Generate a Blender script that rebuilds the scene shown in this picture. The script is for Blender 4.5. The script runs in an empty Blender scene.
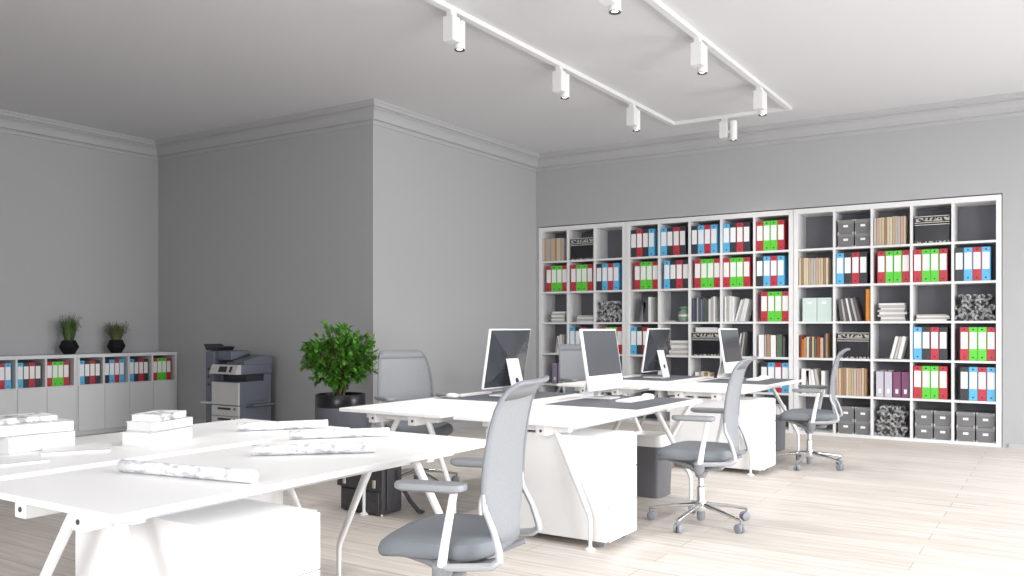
import bpy, bmesh, math, random
from mathutils import Vector, Matrix
random.seed(7)
PI = math.pi
S = bpy.context.scene
C = S.collection

# ------------------------------------------------------------------ camera, world, light, exposure
cam_data = bpy.data.cameras.new('camera')
cam_data.sensor_width = 36.0
cam_data.lens = 859.5 / 1024 * 36.0
cam_data.shift_y = (327.3 - 288.0) / 1024
cam_data.shift_x = -(513.66 - 512.0) / 1024
cam = bpy.data.objects.new('camera', cam_data)
C.objects.link(cam)
cam.location = (0, 0, 1.28)
cam.rotation_euler = (PI / 2, 0, math.radians(32.784))
S.camera = cam

world = bpy.data.worlds.new('sky')
S.world = world
world.use_nodes = True
bg = world.node_tree.nodes['Background']
bg.inputs[0].default_value = (0.92, 0.95, 1.0, 1)
bg.inputs[1].default_value = 1.0

def area(name, loc, rot, sx, sy, power, col=(1, 1, 1)):
    l = bpy.data.lights.new(name, 'AREA')
    l.shape = 'RECTANGLE'; l.size = sx; l.size_y = sy; l.energy = power; l.color = col
    o = bpy.data.objects.new(name, l); C.objects.link(o)
    o.location = loc; o.rotation_euler = rot
    return o
# daylight through the tall windows of the right wall, plus fill from an added rear window (the light sits outside the openings)
XR_WALL, YR = 2.8, -2.6
WINDOWS = [(1.6, 5.0), (7.0, 10.0)]
ADDED_REAR_WINDOWS = [(-2.4, 0.4)]  # unseen opening, added to brighten the recess wall
WIN_Z = (0.25, 3.25)
TILT = math.radians(46)
for (a, b), pw in zip(WINDOWS, (490, 275)):
    area('window_or_fill_light', (XR_WALL + 0.45, (a + b) / 2, sum(WIN_Z) / 2), (TILT, 0, PI / 2),
         b - a, WIN_Z[1] - WIN_Z[0], pw, (0.985, 0.99, 1.0))
for (a, b), pw in zip(ADDED_REAR_WINDOWS, (330,)):  # fill light for the recess wall, outside the added rear opening
    area('window_or_fill_light', ((a + b) / 2, YR - 0.45, sum(WIN_Z) / 2), (TILT, 0, 0),
         b - a, WIN_Z[1] - WIN_Z[0], pw, (0.985, 0.99, 1.0))

S.view_settings.view_transform = 'Standard'
S.view_settings.look = 'None'
S.view_settings.gamma = 1.0
S.view_settings.use_curve_mapping = False
S.view_settings.exposure = 0.16
S.cycles.max_bounces = 8
S.cycles.diffuse_bounces = 5
S.cycles.transparent_max_bounces = 12

LAMP_W = 70

# ------------------------------------------------------------------ materials
MATS = {}
def mat(name, col, rough=0.5, metal=0.0, spec=0.5, coat=0.0, noise=None, bump=None):
    if name in MATS: return MATS[name]
    m = bpy.data.materials.new(name); m.use_nodes = True
    nt = m.node_tree; p = nt.nodes['Principled BSDF']
    p.inputs['Base Color'].default_value = (*col, 1)
    p.inputs['Roughness'].default_value = rough
    p.inputs['Metallic'].default_value = metal
    p.inputs['Specular IOR Level'].default_value = spec
    p.inputs['Coat Weight'].default_value = coat
    if noise:      # (scale, amount)
        tc = nt.nodes.new('ShaderNodeTexCoord'); n = nt.nodes.new('ShaderNodeTexNoise')
        n.inputs['Scale'].default_value = noise[0]; n.inputs['Detail'].default_value = 4
        r = nt.nodes.new('ShaderNodeMix'); r.data_type = 'RGBA'
        nt.links.new(tc.outputs['Object'], n.inputs['Vector'])
        nt.links.new(n.outputs['Fac'], r.inputs[0])
        r.inputs[6].default_value = (*[c * (1 - noise[1]) for c in col], 1)
        r.inputs[7].default_value = (*[min(1, c * (1 + noise[1])) for c in col], 1)
        nt.links.new(r.outputs[2], p.inputs['Base Color'])
    if bump:       # (scale, strength)
        tc = nt.nodes.new('ShaderNodeTexCoord'); n = nt.nodes.new('ShaderNodeTexNoise')
        n.inputs['Scale'].default_value = bump[0]
        b = nt.nodes.new('ShaderNodeBump'); b.inputs['Strength'].default_value = bump[1]; b.inputs['Distance'].default_value = 0.004
        nt.links.new(tc.outputs['Object'], n.inputs['Vector'])
        nt.links.new(n.outputs['Fac'], b.inputs['Height']); nt.links.new(b.outputs['Normal'], p.inputs['Normal'])
    MATS[name] = m
    return m

def floor_mat():
    m = bpy.data.materials.new('pale_oak_planks'); m.use_nodes = True
    nt = m.node_tree; N = nt.nodes; L = nt.links; p = N['Principled BSDF']
    tc = N.new('ShaderNodeTexCoord')
    br = N.new('ShaderNodeTexBrick')
    br.inputs['Scale'].default_value = 1.0
    br.inputs['Brick Width'].default_value = 1.9; br.inputs['Row Height'].default_value = 0.19
    br.inputs['Mortar Size'].default_value = 0.0022; br.inputs['Mortar Smooth'].default_value = 0.2
    br.inputs['Color1'].default_value = (0.62, 0.582, 0.55, 1); br.inputs['Color2'].default_value = (0.56, 0.516, 0.475, 1)
    br.inputs['Mortar'].default_value = (0.30, 0.24, 0.19, 1)
    br.offset = 0.37; br.offset_frequency = 2
    L.new(tc.outputs['Object'], br.inputs['Vector'])
    mp = N.new('ShaderNodeMapping'); mp.inputs['Scale'].default_value = (0.8, 16, 1)
    L.new(tc.outputs['Object'], mp.inputs['Vector'])
    n1 = N.new('ShaderNodeTexNoise'); n1.inputs['Scale'].default_value = 2.2; n1.inputs['Detail'].default_value = 6; n1.inputs['Distortion'].default_value = 0.6
    L.new(mp.outputs['Vector'], n1.inputs['Vector'])
    rp = N.new('ShaderNodeValToRGB'); rp.color_ramp.elements[0].position = 0.3; rp.color_ramp.elements[1].position = 0.7
    rp.color_ramp.elements[0].color = (0.78, 0.76, 0.74, 1); rp.color_ramp.elements[1].color = (1.08, 1.08, 1.08, 1)
    L.new(n1.outputs['Fac'], rp.inputs['Fac'])
    mx = N.new('ShaderNodeMix'); mx.data_type = 'RGBA'; mx.blend_type = 'MULTIPLY'; mx.inputs[0].default_value = 1
    L.new(br.outputs['Color'], mx.inputs[6]); L.new(rp.outputs['Color'], mx.inputs[7])
    L.new(mx.outputs[2], p.inputs['Base Color'])
    p.inputs['Roughness'].default_value = 0.5
    p.inputs['Specular IOR Level'].default_value = 0.5
    b = N.new('ShaderNodeBump'); b.inputs['Strength'].default_value = 0.15; b.inputs['Distance'].default_value = 0.003
    L.new(br.outputs['Fac'], b.inputs['Height']); b.invert = True
    L.new(b.outputs['Normal'], p.inputs['Normal'])
    return m

def mesh_fabric(name, col, alpha):
    m = bpy.data.materials.new(name); m.use_nodes = True
    nt = m.node_tree; N = nt.nodes; L = nt.links; p = N['Principled BSDF']
    p.inputs['Base Color'].default_value = (*col, 1); p.inputs['Roughness'].default_value = 0.7
    tr = N.new('ShaderNodeBsdfTransparent'); tl = N.new('ShaderNodeBsdfTranslucent'); tl.inputs[0].default_value = (*col, 1)
    m1 = N.new('ShaderNodeMixShader'); m1.inputs[0].default_value = 0.3
    L.new(p.outputs[0], m1.inputs[1]); L.new(tl.outputs[0], m1.inputs[2])
    # fine weave: thin open slots between the threads
    tc = N.new('ShaderNodeTexCoord'); mp = N.new('ShaderNodeMapping'); mp.inputs['Scale'].default_value = (160, 160, 160)
    ck = N.new('ShaderNodeTexNoise'); ck.inputs['Scale'].default_value = 1.0
    L.new(tc.outputs['Object'], mp.inputs['Vector']); L.new(mp.outputs['Vector'], ck.inputs['Vector'])
    mr = N.new('ShaderNodeMapRange'); mr.inputs['From Min'].default_value = 0.3; mr.inputs['From Max'].default_value = 0.7
    mr.inputs['To Min'].default_value = alpha - 0.05; mr.inputs['To Max'].default_value = alpha + 0.05
    L.new(ck.outputs['Fac'], mr.inputs['Value'])
    m2 = N.new('ShaderNodeMixShader'); L.new(mr.outputs[0], m2.inputs[0])
    L.new(tr.outputs[0], m2.inputs[1]); L.new(m1.outputs[0], m2.inputs[2])
    L.new(m2.outputs[0], N['Material Output'].inputs[0])
    return m

def emit(name, col, s):
    m = bpy.data.materials.new(name); m.use_nodes = True
    p = m.node_tree.nodes['Principled BSDF']
    p.inputs['Emission Color'].default_value = (*col, 1); p.inputs['Emission Strength'].default_value = s
    return m

def pattern(name, c0, c1, scale, kind='voronoi', thr=0.5, stretch=(1, 1, 1), rough=0.6):
    m = bpy.data.materials.new(name); m.use_nodes = True
    nt = m.node_tree; N = nt.nodes; L = nt.links; p = N['Principled BSDF']
    tc = N.new('ShaderNodeTexCoord'); mp = N.new('ShaderNodeMapping'); mp.inputs['Scale'].default_value = stretch
    L.new(tc.outputs['Object'], mp.inputs['Vector'])
    if kind == 'voronoi':
        t = N.new('ShaderNodeTexVoronoi'); out = t.outputs['Distance']
    elif kind == 'wave':
        t = N.new('ShaderNodeTexWave'); t.bands_direction = 'Z'; out = t.outputs['Fac']; t.inputs['Distortion'].default_value = 1.5
    else:
        t = N.new('ShaderNodeTexNoise'); out = t.outputs['Fac']; t.inputs['Detail'].default_value = 5
    t.inputs['Scale'].default_value = scale
    L.new(mp.outputs['Vector'], t.inputs['Vector'])
    r = N.new('ShaderNodeValToRGB'); r.color_ramp.elements[0].position = thr - 0.06; r.color_ramp.elements[1].position = thr + 0.06
    r.color_ramp.elements[0].color = (*c0, 1); r.color_ramp.elements[1].color = (*c1, 1)
    L.new(out, r.inputs['Fac']); L.new(r.outputs[0], p.inputs['Base Color'])
    p.inputs['Roughness'].default_value = rough
    return m

M_WALL = mat('grey_wall_paint', (0.385, 0.387, 0.395), 0.85, bump=(60, 0.05))
M_CEIL = mat('ceiling_paint', (0.645, 0.648, 0.66), 0.9)
M_CORN = mat('cornice_paint', (0.41, 0.41, 0.42), 0.7)
M_FLOOR = floor_mat()
M_WHITE = mat('white_laminate', (0.80, 0.80, 0.80), 0.45)
M_WMETAL = mat('white_powder_coat', (0.74, 0.74, 0.74), 0.4)
M_SHELF = mat('shelf_white', (0.72, 0.72, 0.72), 0.5)
M_LOWCAB = mat('cabinet_grey_white', (0.66, 0.66, 0.67), 0.5)
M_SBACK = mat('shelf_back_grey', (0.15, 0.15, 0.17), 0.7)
M_CHROME = mat('chrome', (0.85, 0.85, 0.86), 0.12, 1.0)
M_GPLAST = mat('grey_plastic', (0.225, 0.235, 0.25), 0.5)
M_LPLAST = mat('light_grey_plastic', (0.38, 0.39, 0.41), 0.4)
M_SEAT = mat('seat_cloth', (0.17, 0.185, 0.205), 0.85, bump=(400, 0.25))
M_DPLAST = mat('dark_plastic', (0.06, 0.06, 0.065), 0.4)
M_MESH = mesh_fabric('back_mesh', (0.36, 0.375, 0.395), 0.84)
M_FRAME = mat('back_frame_grey', (0.19, 0.20, 0.22), 0.5)
M_CAST = mat('caster_grey', (0.22, 0.235, 0.26), 0.5)
M_ALU = mat('computer_white', (0.83, 0.83, 0.84), 0.25)
M_BGLASS = mat('computer_back_black', (0.035, 0.04, 0.05), 0.22, coat=0.3)
M_SCREEN = mat('screen_off', (0.075, 0.08, 0.09), 0.18)
M_PAD = mat('desk_mat_charcoal', (0.09, 0.098, 0.115), 0.6)
M_BIN = mat('bin_grey', (0.12, 0.12, 0.13), 0.5)
M_LINER = mat('bin_liner_white', (0.75, 0.75, 0.74), 0.5)
M_LEATHER = mat('charcoal_leather', (0.05, 0.048, 0.055), 0.45, noise=(30, 0.25), bump=(180, 0.2))
M_BRASS = mat('pale_clasp', (0.62, 0.58, 0.50), 0.35, 0.7)
M_BLACK = mat('black_glaze', (0.012, 0.012, 0.016), 0.28)
M_BLACKMATT = mat('matt_black_pot', (0.008, 0.008, 0.010), 0.6, spec=0.2)
M_SOIL = mat('soil', (0.03, 0.022, 0.016), 0.95)
M_STEM = mat('bark', (0.16, 0.10, 0.06), 0.8)
M_LEAF = mat('leaf_green', (0.09, 0.26, 0.03), 0.4, noise=(12, 0.6))
M_GRASS = mat('grass_green', (0.07, 0.13, 0.03), 0.6, noise=(20, 0.4))
M_GRASS2 = mat('olive_green', (0.12, 0.14, 0.055), 0.6, noise=(20, 0.4))
M_PAPER = mat('paper', (0.70, 0.70, 0.695), 0.75)
M_PAGES = mat('pages', (0.70, 0.68, 0.63), 0.85)
M_LABEL = mat('label_white', (0.80, 0.80, 0.80), 0.6)
M_HOLE = mat('ring_hole', (0.02, 0.02, 0.02), 0.5)
M_LENS = emit('lamp_glow', (1, 0.96, 0.9), 4.0)
M_DRAW = pattern('drawing_paper', (0.70, 0.70, 0.71), (0.40, 0.40, 0.43), 22, 'noise', 0.58, (1, 2.2, 2.2), 0.7)
M_COVER = pattern('patterned_cover', (0.30, 0.30, 0.31), (0.80, 0.80, 0.80), 18, 'noise', 0.47)
M_BEADS = pattern('bead_band', (0.015, 0.015, 0.015), (0.45, 0.43, 0.38), 38, 'voronoi', 0.52)
M_GREYBOX = mat('grey_box_board', (0.16, 0.16, 0.165), 0.7)
M_GREYLID = mat('grey_box_lid', (0.20, 0.20, 0.205), 0.7)
M_STRIPE = pattern('striped_band', (0.07, 0.08, 0.10), (0.15, 0.165, 0.19), 9, 'wave', 0.5, (0.25, 0.25, 9))
M_ROLL = [pattern('roll_paper_pale', (0.05, 0.05, 0.05), (0.75, 0.75, 0.75), 16, 'noise', 0.46),
          pattern('roll_paper_dark', (0.60, 0.60, 0.61), (0.05, 0.05, 0.055), 13, 'noise', 0.5)]
M_PRN = mat('printer_slate', (0.13, 0.145, 0.18), 0.5)
M_PRNW = mat('printer_pale', (0.58, 0.58, 0.57), 0.5)
M_PRND = mat('printer_dark', (0.025, 0.028, 0.035), 0.4)
COL = {'red': (0.46, 0.03, 0.05), 'green': (0.10, 0.56, 0.04), 'blue': (0.10, 0.42, 0.70), 'black': (0.035, 0.037, 0.045)}
M_BINDER = {k: mat('binder_' + k, v, 0.45) for k, v in COL.items()}

# ------------------------------------------------------------------ mesh builder
class MB:
    def __init__(self): self.bm = bmesh.new()
    def box(self, c, s, bev=0.0, rot=None, seg=2):
        b = bmesh.new()
        bmesh.ops.create_cube(b, size=1.0)
        for v in b.verts: v.co = Vector((v.co.x * s[0], v.co.y * s[1], v.co.z * s[2]))
        if bev > 0:
            bmesh.ops.bevel(b, geom=list(b.edges), offset=min(bev, min(s) * 0.45), segments=seg, affect='EDGES', profile=0.5)
        M = Matrix.Translation(Vector(c))
        if rot is not None: M = M @ (rot if isinstance(rot, Matrix) else Matrix.Rotation(rot, 4, 'Z'))
        b.transform(M); self._add(b); return self
    def bb(self, a, b, bev=0.0):
        c = [(x + y) / 2 for x, y in zip(a, b)]; s = [abs(y - x) for x, y in zip(a, b)]
        return self.box(c, s, bev)
    def _add(self, b):
        me = bpy.data.meshes.new('t'); b.to_mesh(me); b.free(); self.bm.from_mesh(me); bpy.data.meshes.remove(me)
    def cyl(self, p0, p1, r0, r1=None, n=20, caps=True):
        return self.tube([p0, p1], [r0, r0 if r1 is None else r1], n, caps)
    def tube(self, pts, rads, n=12, caps=True, flat=None):
        """swept tube along pts; flat=(a,b) scales the two cross axes"""
        pts = [Vector(p) for p in pts]
        if not isinstance(rads, (list, tuple)): rads = [rads] * len(pts)
        rings = []; up = None
        for i, p in enumerate(pts):
            t = (pts[min(i + 1, len(pts) - 1)] - pts[max(i - 1, 0)]).normalized()
            if up is None:
                up = Vector((0, 0, 1)) if abs(t.z) < 0.95 else Vector((0, 1, 0))
            u = t.cross(up).normalized(); w = u.cross(t).normalized(); up = w
            a, b = flat or (1, 1)
            rings.append([self.bm.verts.new(p + (u * math.cos(2 * PI * k / n) * a + w * math.sin(2 * PI * k / n) * b) * rads[i]) for k in range(n)])
        for i in range(len(rings) - 1):
            for k in range(n):
                self.bm.faces.new((rings[i][k], rings[i][(k + 1) % n], rings[i + 1][(k + 1) % n], rings[i + 1][k]))
        if caps:
            self.bm.faces.new(list(reversed(rings[0]))); self.bm.faces.new(rings[-1])
        return self
    def lathe(self, prof, n=32, c=(0, 0, 0), caps=True):
        rings = [[self.bm.verts.new((c[0] + r * math.cos(2 * PI * k / n), c[1] + r * math.sin(2 * PI * k / n), c[2] + z)) for k in range(n)] for r, z in prof]
        for i in range(len(rings) - 1):
            for k in range(n):
                self.bm.faces.new((rings[i][k], rings[i][(k + 1) % n], rings[i + 1][(k + 1) % n], rings[i + 1][k]))
        if caps:
            self.bm.faces.new(list(reversed(rings[0]))); self.bm.faces.new(rings[-1])
        return self
    def prism(self, poly, axis, a, b):
        """poly: 2-D points; extruded along axis ('x','y','z') from a to b"""
        def P(u, v, w): return {'x': (w, u, v), 'y': (u, w, v), 'z': (u, v, w)}[axis]
        A = [self.bm.verts.new(P(u, v, a)) for u, v in poly]; B = [self.bm.verts.new(P(u, v, b)) for u, v in poly]
        n = len(poly)
        for k in range(n): self.bm.faces.new((A[k], A[(k + 1) % n], B[(k + 1) % n], B[k]))
        self.bm.faces.new(list(reversed(A))); self.bm.faces.new(B)
        return self
    def grid(self, rows):
        V = [[self.bm.verts.new(p) for p in r] for r in rows]
        for i in range(len(V) - 1):
            for j in range(len(V[0]) - 1):
                self.bm.faces.new((V[i][j], V[i][j + 1], V[i + 1][j + 1], V[i + 1][j]))
        return self
    def build(self, name, m, parent=None, smooth=False, loc=None, rotz=0.0):
        bmesh.ops.recalc_face_normals(self.bm, faces=self.bm.faces)
        me = bpy.data.meshes.new(name); self.bm.to_mesh(me); self.bm.free()
        for mm in (m if isinstance(m, (list, tuple)) else [m]): me.materials.append(mm)
        if smooth:
            for p in me.polygons: p.use_smooth = True
            me.set_sharp_from_angle(angle=math.radians(40))
        o = bpy.data.objects.new(name, me); C.objects.link(o)
        if parent is not None: o.parent = parent
        if loc is not None: o.location = loc
        o.rotation_euler.z = rotz
        return o

def tag(o, label, cat, group=None):
    o['label'] = label; o['category'] = cat
    if group: o['group'] = group
    return o
def struct(o, label=None):
    o['kind'] = 'structure'
    if label: o['label'] = label
    return o
def thing(name, label, cat, loc=(0, 0, 0), rotz=0.0, group=None):
    o = bpy.data.objects.new(name, None); C.objects.link(o)
    o.location = loc; o.rotation_euler = (0, 0, rotz); o.empty_display_size = 0.1
    return tag(o, label, cat, group)
def dup(root, loc, rotz=0.0, label=None, group=None, swap=None):
    """copy of a thing with copies of its parts and sub-parts; swap = {old material: new}"""
    def cp(o, parent):
        c = o.copy(); C.objects.link(c)
        if parent is not None:
            c.parent = parent; c.matrix_parent_inverse = o.matrix_parent_inverse
        for ch in o.children: cp(ch, c)
        return c
    r = cp(root, None)
    r.location = loc; r.rotation_euler = (r.rotation_euler[0], r.rotation_euler[1], rotz)
    if label: r['label'] = label
    if group: r['group'] = group
    return r

ORD = ['first', 'second', 'third', 'fourth', 'fifth', 'sixth', 'seventh', 'eighth', 'ninth', 'tenth', 'eleventh', 'twelfth', 'thirteenth', 'fourteenth', 'fifteenth', 'sixteenth', 'seventeenth', 'eighteenth']

# ------------------------------------------------------------------ the room
XL, YD, XC, YB, ZC = -10.22, 7.09, -6.40, 10.53, 3.73
struct(MB().bb((XL - .2, YR - .2, -.12), (XR_WALL + .3, YB + .6, 0)).build('floor', M_FLOOR))
struct(MB().bb((XL - .2, YR - .2, ZC), (XR_WALL + .3, YB + .6, ZC + .12)).build('ceiling', M_CEIL))
struct(MB().bb((XL - .2, YR - .2, 0), (XL, YD, ZC)).build('wall_left', M_WALL))
struct(MB().bb((XL - .2, YD, 0), (XC, YD + .2, ZC)).build('wall_recess', M_WALL))
struct(MB().bb((XC - .2, YD + .2, 0), (XC, YB + .5, ZC)).build('wall_column', M_WALL))
mb = MB()
xs = [XL] + [v for w in ADDED_REAR_WINDOWS for v in w] + [XR_WALL + .3]
for i in range(0, len(xs), 2): mb.bb((xs[i], YR - .2, 0), (xs[i + 1], YR, ZC))
for a, b in ADDED_REAR_WINDOWS:
    mb.bb((a, YR - .2, 0), (b, YR, WIN_Z[0])); mb.bb((a, YR - .2, WIN_Z[1]), (b, YR, ZC))
struct(mb.build('wall_rear', M_WALL))
for i, (a, b) in enumerate(ADDED_REAR_WINDOWS):
    mb = MB()
    for q in (a + .03, (a + b) / 2, b - .03): mb.bb((q - .03, YR - .14, WIN_Z[0]), (q + .03, YR - .08, WIN_Z[1]))
    for q in (WIN_Z[0] + .03, 2.3, WIN_Z[1] - .03): mb.bb((a, YR - .14, q - .03), (b, YR - .08, q + .03))
    struct(mb.build('window_%d' % (i + 3), M_WMETAL))  # frame of the unseen rear window, added for its fill light
SX0, SX1, SH = -6.362, -0.585, 2.70
mb = MB()
mb.bb((XC, YB, SH + .012), (XR_WALL + .3, YB + .5, ZC))
mb.bb((XC, YB, 0), (SX0 - .004, YB + .5, SH + .012))
mb.bb((SX1 + .004, YB, 0), (XR_WALL + .3, YB + .5, SH + .012))
mb.bb((SX0 - .004, YB + .43, 0), (SX1 + .004, YB + .5, SH + .012))
struct(mb.build('wall_back', M_WALL))
mb = MB()
ys = [YR] + [v for w in WINDOWS for v in w] + [YB]
for i in range(0, len(ys), 2): mb.bb((XR_WALL, ys[i], 0), (XR_WALL + .25, ys[i + 1], ZC))
for a, b in WINDOWS:
    mb.bb((XR_WALL, a, 0), (XR_WALL + .25, b, WIN_Z[0])); mb.bb((XR_WALL, a, WIN_Z[1]), (XR_WALL + .25, b, ZC))
struct(mb.build('wall_right', M_WALL))
for i, (a, b) in enumerate(WINDOWS):
    mb = MB()
    for q in (a + .03, (a + b) / 2, b - .03): mb.bb((XR_WALL + .1, q - .03, WIN_Z[0]), (XR_WALL + .16, q + .03, WIN_Z[1]))
    for q in (WIN_Z[0] + .03, 2.3, WIN_Z[1] - .03): mb.bb((XR_WALL + .1, a, q - .03), (XR_WALL + .16, b, q + .03))
    struct(mb.build('window_%d' % (i + 1), M_WMETAL))

def sweep(path, prof, name, m, closed=False):
    """profile (offset into the room, z) mitred along an open wall path; room lies to the right of the path"""
    n = len(path); rows = []
    for i in range(n):
        p = Vector(path[i]).to_2d()
        dirs = []
        if i > 0: dirs.append((p - Vector(path[i - 1]).to_2d()).normalized())
        if i < n - 1: dirs.append((Vector(path[i + 1]).to_2d() - p).normalized())
        ns = [Vector((d.y, -d.x)) for d in dirs]
        if len(ns) == 1: mit = ns[0]
        else:
            b = (ns[0] + ns[1]).normalized(); mit = b / max(0.2, b.dot(ns[0]))
        rows.append([(p.x + mit.x * d, p.y + mit.y * d, z) for d, z in prof])
    return struct(MB().grid(rows).build(name, m))
PATH = [(XL, YR), (XL, YD), (XC, YD), (XC, YB), (XR_WALL, YB)]
CPROF = [(0.0, 3.505), (0.012, 3.507), (0.014, 3.535), (0.022, 3.538), (0.024, 3.548), (0.055, 3.552), (0.057, 3.575), (0.062, 3.60),
         (0.072, 3.622), (0.088, 3.642), (0.108, 3.655), (0.112, 3.657), (0.112, 3.668), (0.135, 3.672), (0.142, 3.70), (0.158, 3.715), (0.16, ZC)]
sweep(PATH, CPROF, 'trim_1', M_CORN)
BPROF = [(0.0, 0.10), (0.012, 0.098), (0.014, 0.0)]
sweep([(SX1 + .06, YB), (XR_WALL, YB)], [(0.0, 0.05), (0.012, 0.049), (0.014, 0.0)], 'baseboard_back', M_CORN)
sweep([(XC, YD), (XC, YB)], BPROF, 'baseboard_column', M_CORN)
sweep([(XL + .5, YD), (XC, YD)], BPROF, 'baseboard_recess', M_CORN)

# ------------------------------------------------------------------ desks
DW, DL, DZ, DT = 0.87, 2.0, 0.73, 0.023
XRD = -2.337                         # window-side edge of the outer desks
XLD = XRD - DW - 0.10                # window-side edge of the inner desks
YS = [1.48, 4.285, 7.255]
def make_desk(label):
    t = thing('office_desk', label, 'desk', (0, 0, 0), 0, 'white trestle desks in pairs')
    MB().box((0, DL / 2, DZ - DT / 2), (DW, DL, DT), 0.003).build('tabletop', M_WHITE, t)
    for s in (-1, 1):
        MB().box((s * .17, DL / 2, .672), (.065, DL - .08, .06), 0.004).build('rail', M_WMETAL, t)
    for k, (yt, yf) in enumerate(((.16, .10), (DL - .36, DL - .33))):
        MB().box((0, yt, .682), (.62, .05, .045), 0.004).build('cross_beam', M_WMETAL, t)
        for s in (-1, 1):
            pts = [(.085 + s * .12, yt, .675), (.085 + s * .245, (yt + yf) / 2, .45), (.085 + s * .368, yf, .225), (.085 + s * .381, yf, .195), (.085 + s * .385, yf, .165), (.085 + s * .385, yf, .02)]
            lg = MB().tube(pts, [.020, .018, .016, .015, .013, .011], 14).build('leg', M_WMETAL, t, True)
            MB().lathe([(.03, 0), (.03, .008), (.012, .02)], 20, (.085 + s * .385, yf, 0)).build('foot', M_WMETAL, lg, True)
        sg = -1 if k == 0 else 1
        for s in (-1, 1):
            MB().cyl((s * .17 + .005, DL / 2 + sg * (DL / 2 - .041), .672), (s * .17 + .005, DL / 2 + sg * (DL / 2 - .037), .672), .009, n=12).build('screw', M_DPLAST, t)
    return t
desk_labels = [('white desk beside the low cabinet side holding two book stacks', 'bare white desk nearest the camera holding rolled drawings'),
               ('white desk by the big plant with a computer seen from behind', 'white desk in middle cluster with a computer showing its grey screen'),
               ('white desk by the bookcases with a computer seen from behind', 'white desk by the bookcases with a computer showing its dark screen')]
d0 = make_desk('x')
first = True
for y, (la, lb) in zip(YS, desk_labels):
    for x, l in ((XLD - DW / 2, la), (XRD - DW / 2, lb)):
        o = d0 if first else dup(d0, (0, 0, 0))
        first = False
        o.location = (x, y, 0); o['label'] = l

# ------------------------------------------------------------------ pedestals
def make_pedestal():
    t = thing('pedestal_cabinet', '', 'cabinet', group='white pedestals under the desks')
    MB().box((-.43, .19, .342), (.84, .38, .604), 0.003).build('body', M_WHITE, t)
    for k in range(3):
        d = MB().box((.0, .19, .142 + k * .2), (.02, .372, .195), 0.003).build('drawer_front', M_WHITE, t)
        MB().box((.0115, .30, .19 + k * .2), (.004, .05, .012), 0.001).build('handle', M_WMETAL, d)
    for x in (-.80, -.06):
        for y in (.05, .33):
            MB().cyl((x, y - .012, .02), (x, y + .012, .02), .02, n=16).build('caster', M_GPLAST, t, True)
    return t
ped = make_pedestal()
peds = [((-2.185, 1.765, 0), 0, 'white pedestal cabinet under the bare desk with rolled drawings'),
        ((-2.215, 4.436, 0), 0, 'white pedestal cabinet under the desk with the grey-screened computer'),
        ((-2.215, 7.40, 0), 0, 'white pedestal cabinet under the desk with the dark-screened computer'),
        ((-4.31, 3.14, 0), PI, 'white pedestal cabinet under the far end of the desk with book stacks')]
for i, (l, r, lab) in enumerate(peds):
    o = ped if i == 0 else dup(ped, l, r)
    o.location = l; o.rotation_euler.z = r; o['label'] = lab

# ------------------------------------------------------------------ waste bins
def rrect(sx, sy, r, n=5):
    pts = []
    for cx, cy, a0 in ((sx / 2 - r, sy / 2 - r, 0), (-sx / 2 + r, sy / 2 - r, PI / 2), (-sx / 2 + r, -sy / 2 + r, PI), (sx / 2 - r, -sy / 2 + r, 1.5 * PI)):
        for k in range(n + 1):
            a = a0 + PI / 2 * k / n
            pts.append((cx + r * math.cos(a), cy + r * math.sin(a)))
    return pts
def loft(mb, layers, caps=(True, True)):
    R = [[mb.bm.verts.new((x, y, z)) for x, y in poly] for poly, z in layers]
    n = len(R[0])
    for i in range(len(R) - 1):
        for k in range(n): mb.bm.faces.new((R[i][k], R[i][(k + 1) % n], R[i + 1][(k + 1) % n], R[i + 1][k]))
    if caps[0]: mb.bm.faces.new(list(reversed(R[0])))
    if caps[1]: mb.bm.faces.new(R[-1])
    return mb
bn = thing('waste_bin', 'dark grey waste bin with white liner beside the middle pedestal', 'bin', (-2.69, 6.10, 0), 0, 'grey bins between the desks')
mb = MB(); loft(mb, [(rrect(.26, .26, .04), 0), (rrect(.285, .285, .045), .40), (rrect(.27, .27, .04), .40), (rrect(.25, .25, .04), .02)], (True, True)); mb.build('body', M_BIN, bn, True)
mb = MB(); loft(mb, [(rrect(.291, .291, .05), .385), (rrect(.293, .293, .05), .41), (rrect(.285, .285, .05), .45), (rrect(.262, .262, .05), .468), (rrect(.25, .25, .05), .455), (rrect(.235, .235, .045), .30)], (False, True)); mb.build('bin_liner', M_LINER, bn, True)
dup(bn, (-2.62, 9.02, 0), 0, 'dark grey waste bin with white liner close to the bookcases')

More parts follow.
